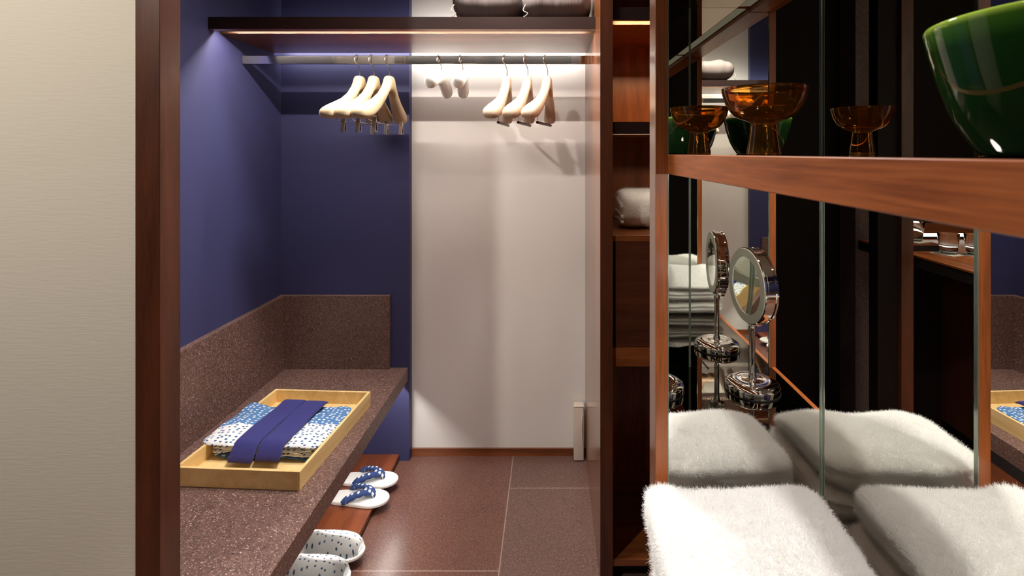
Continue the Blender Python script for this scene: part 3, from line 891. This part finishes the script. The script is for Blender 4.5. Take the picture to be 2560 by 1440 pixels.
gp = [(0.0, 0.003), (0.045, 0.003), (0.050, 0.0), (0.0525, 0.001), (0.0545, 0.004), (0.0590, 0.0105), (0.0628, 0.0175), (0.0671, 0.025), (0.0709, 0.034), (0.0750, 0.046), (0.0786, 0.058), (0.0830, 0.0755), (0.0862, 0.0905), (0.0867, 0.0935),
      (0.0860, 0.0952), (0.0840, 0.0955), (0.0822, 0.0940), (0.0805, 0.088), (0.0745, 0.068), (0.066, 0.048), (0.056, 0.028), (0.044, 0.014), (0.024, 0.009), (0.0, 0.008)]
gb = obj('ceramic_bowl', lathe(BM(), gp, 96, (0.362, 0.357, EYE - 0.003 + 0.0003)), M['glaze'], origin=(0.362, 0.357, EYE - 0.003), smooth=True, sharp=60)
tag(gb, 'large glossy green ceramic bowl at the upper right edge of the frame', 'bowl')

# make-up mirror on its stand (seen only through the vanity mirrors)
MX, MY = 0.318, 0.210
mk = thing('makeup_mirror', 'round chrome make-up mirror with frosted ring on a domed foot on the vanity top', 'mirror', (MX, MY, CZ))
obj('foot', lathe(BM(), [(0.0, 0.0), (0.074, 0.0), (0.078, 0.002), (0.0785, 0.018), (0.0775, 0.021), (0.070, 0.027), (0.058, 0.0315), (0.051, 0.033), (0.049, 0.0325), (0.030, 0.034), (0.012, 0.035), (0.0, 0.035)], 64, (MX, MY, CZ + 0.0003)), M['chrome'], mk, smooth=True, sharp=35)
obj('foot_ring', lathe(BM(), [(0.0775, 0.0), (0.0795, 0.0), (0.0795, 0.0028), (0.0788, 0.0028)], 64, (MX, MY, CZ + 0.0001)), M['dark_gap'], mk, smooth=True)
obj('stem', lathe(BM(), [(0.0, 0.034), (0.013, 0.034), (0.0115, 0.042), (0.009, 0.048), (0.009, 0.175), (0.0115, 0.18), (0.0115, 0.196), (0.007, 0.202), (0.0, 0.202)], 32, (MX, MY, CZ)), M['chrome'], mk, smooth=True)
nx = Vector((0.993, 0.12, 0.0)).normalized()
rot = nx.to_track_quat('Z', 'Y').to_matrix().to_4x4()
dc = (MX, MY, CZ + 0.312)
obj('rim', lathe(BM(), [(0.0845, 0.0185), (0.110, 0.0185), (0.1125, 0.016), (0.1125, 0.011), (0.109, 0.008), (0.109, -0.012), (0.1115, -0.015), (0.1115, -0.020), (0.108, -0.022), (0.0, -0.022)], 96, dc, rot), M['chrome'], mk, smooth=True, sharp=30)
obj('frosted_ring', lathe(BM(), [(0.0845, 0.0190), (0.0845, 0.0210), (0.1085, 0.0210), (0.1095, 0.0190)], 96, dc, rot), M['frost'], mk, smooth=True)
obj('mirror_glass', lathe(BM(), [(0.0, 0.0172), (0.03, 0.0174), (0.06, 0.0180), (0.0845, 0.0190)], 96, dc, rot), M['mirror'], mk, smooth=True)
obj('pivot', lathe(BM(), [(0.0, -0.026), (0.011, -0.026), (0.012, -0.022), (0.012, 0.0), (0.0, 0.0)], 24, (MX, MY, CZ + 0.200), rot), M['chrome'], mk, smooth=True)

# ------------------------------------------------------------------ minibar behind the camera (seen in the mirrors)
mb = thing('minibar_counter', 'dark minibar with a wooden top seen reflected in the vanity mirror', 'cabinet', (-1.1, -0.6, 0))
MZ = 1.0
obj('worktop', bx(-1.55, -0.68, -0.948, -0.18, MZ - 0.008, MZ, bev=0.0008, seg=1), M['walnut_y'], mb)
obj('worktop_edge', bx(-1.545, -0.684, -0.948, -0.186, MZ - 0.052, MZ - 0.0082), M['dark_gap'], mb)
obj('carcass', bx(-1.55, -1.12, -0.948, -0.20, 0.06, MZ - 0.0522), M['dark_walnut_z'], mb)
obj('plinth', bx(-1.54, -1.14, -0.94, -0.22, 0.0, 0.0598), M['dark_gap'], mb)
obj('end_wall', bx(-1.55, -0.80, -0.990, -0.9485, 0.0, 2.58), M['dark_wall'], mb)
obj('counter_light', bx(-1.52, -0.82, -0.9482, -0.944, MZ + 0.014, MZ + 0.030), M['led_bar'], mb)
obj('backsplash', bx(-1.52, -0.82, -0.9482, -0.944, MZ + 0.0305, MZ + 0.085), M['walnut_x'], mb)
bxo = thing('wooden_riser', 'low wooden riser box on the minibar top under the rearmost tumbler', 'box', (-0.80, -0.70, MZ))
obj('riser_top', bx(-0.86, -0.70, -0.80, -0.61, MZ + 0.026, MZ + 0.033), M['board'], bxo)
obj('riser_body', bx(-0.857, -0.703, -0.797, -0.613, MZ + 0.0003, MZ + 0.0258), M['dark_gap'], bxo)
def coaster(x, y, z, lab, rz):
    b = bx(-0.05, 0.05, -0.05, 0.05, 0.0002, 0.003)
    b.transform(Matrix.Rotation(rz, 4, 'Z'))
    c = obj('coaster', b, M['coaster'], origin=(x, y, z), local=True)
    tag(c, lab, 'coaster', 'speckled coasters on the minibar')
tp = [(0.0, 0.0), (0.030, 0.0), (0.0325, 0.002), (0.0415, 0.088), (0.0412, 0.0885), (0.0400, 0.0885), (0.0398, 0.088), (0.0312, 0.012), (0.028, 0.010), (0.0, 0.010)]
tb0 = None
for x, y, z, lab, cl in ((-0.848, -0.548, MZ, 'clear tumbler in the middle of the three reflected on the minibar top', 'square speckled coaster under the middle tumbler on the minibar top'),
                         (-0.945, -0.520, MZ, 'clear tumbler on the minibar, half hidden by the mirror edge', 'square speckled coaster under the tumbler half hidden by the mirror edge'),
                         (-0.795, -0.690, MZ + 0.033, 'clear tumbler standing higher, on the wooden riser', 'square coaster lying on the wooden riser')):
    coaster(x, y, z, cl, 0.35)
    if tb0 is None:
        g = tb0 = obj('glass_tumbler', lathe(BM(), tp, 48), M['clear'], local=True, smooth=True, sharp=50)
    else:
        g = tb0.copy(); COL.objects.link(g)
    g.location = (x, y, z + 0.0034); tag(g, lab, 'glass', 'tumblers on the minibar')

# ------------------------------------------------------------------ lamps
def downlight(x, y, power, lab, size=1.9, blend=0.8, rad=0.04, col=(1.0, 0.87, 0.72), aim=None, big=1.0):
    t = thing('ceiling_downlight', lab, 'lamp', (x, y, ZC), group='recessed ceiling downlights')
    obj('trim_ring', lathe(BM(), [(r_ * big, z_) for r_, z_ in ((0.040, -0.001), (0.052, -0.0045), (0.056, -0.003), (0.056, -0.0003))], 40, (x, y, ZC)), M['plastic'], t, smooth=True)
    obj('lens', lathe(BM(), [(0.0, -0.0012), (0.041 * big, -0.0012)], 40, (x, y, ZC)), M['lamp_face'], t)
    ld = bpy.data.lights.new('downlight_lamp', 'SPOT'); ld.energy = power; ld.spot_size = size; ld.spot_blend = blend; ld.shadow_soft_size = rad; ld.color = col
    lo = bpy.data.objects.new('bulb', ld); COL.objects.link(lo); lo.parent = t; lo.location = (0, 0, -0.05)
    if aim: lo.rotation_euler = (Vector(aim) - Vector((x, y, ZC - 0.05))).to_track_quat('-Z', 'Y').to_euler()
    return t
downlight(-0.20, 1.69, 140, 'recessed ceiling downlight closest to the closet opening', size=2.5, rad=0.13, big=2.6, col=(1.0, 0.96, 0.92))
downlight(-1.50, -0.25, 118, 'recessed ceiling downlight facing the plain plaster wall', size=2.1, aim=(-1.35, 1.1, 0.7), col=(1.0, 0.93, 0.83))
downlight(-0.18, 0.42, 92, 'recessed ceiling downlight straight above the vanity front', size=1.05, blend=0.5, col=(1.0, 0.955, 0.91))
downlight(-1.00, -0.45, 34, 'recessed ceiling downlight over the minibar', size=0.8)

w = bpy.data.worlds.new('room_world'); scene.world = w; w.use_nodes = True
w.node_tree.nodes['Background'].inputs['Color'].default_value = (1.0, 0.88, 0.75, 1)
w.node_tree.nodes['Background'].inputs['Strength'].default_value = 0.02

# ------------------------------------------------------------------ camera (perspective-control lens: level, shifted down)
cd = bpy.data.cameras.new('camera'); cam = bpy.data.objects.new('camera', cd); COL.objects.link(cam)
cam.location = (0, 0, EYE); cam.rotation_euler = (PI / 2, 0, 0)
cd.sensor_width = 36.0; cd.sensor_fit = 'HORIZONTAL'
cd.lens = 1300 / 2560 * 36
cd.shift_x = -(1376 - 1280) / 2560
cd.shift_y = -(720 - 382) / 2560
cd.clip_start = 0.01
cd.dof.use_dof = True; cd.dof.focus_distance = 1.7; cd.dof.aperture_fstop = 13
scene.camera = cam

vs = scene.view_settings
vs.view_transform = 'Standard'; vs.look = 'None'; vs.gamma = 1.0; vs.exposure = 0.0; vs.use_curve_mapping = False
cy = scene.cycles
cy.max_bounces = 14; cy.diffuse_bounces = 5; cy.glossy_bounces = 12; cy.transmission_bounces = 12; cy.transparent_max_bounces = 12
cy.sample_clamp_indirect = 6.0
cy.blur_glossy = 0.05
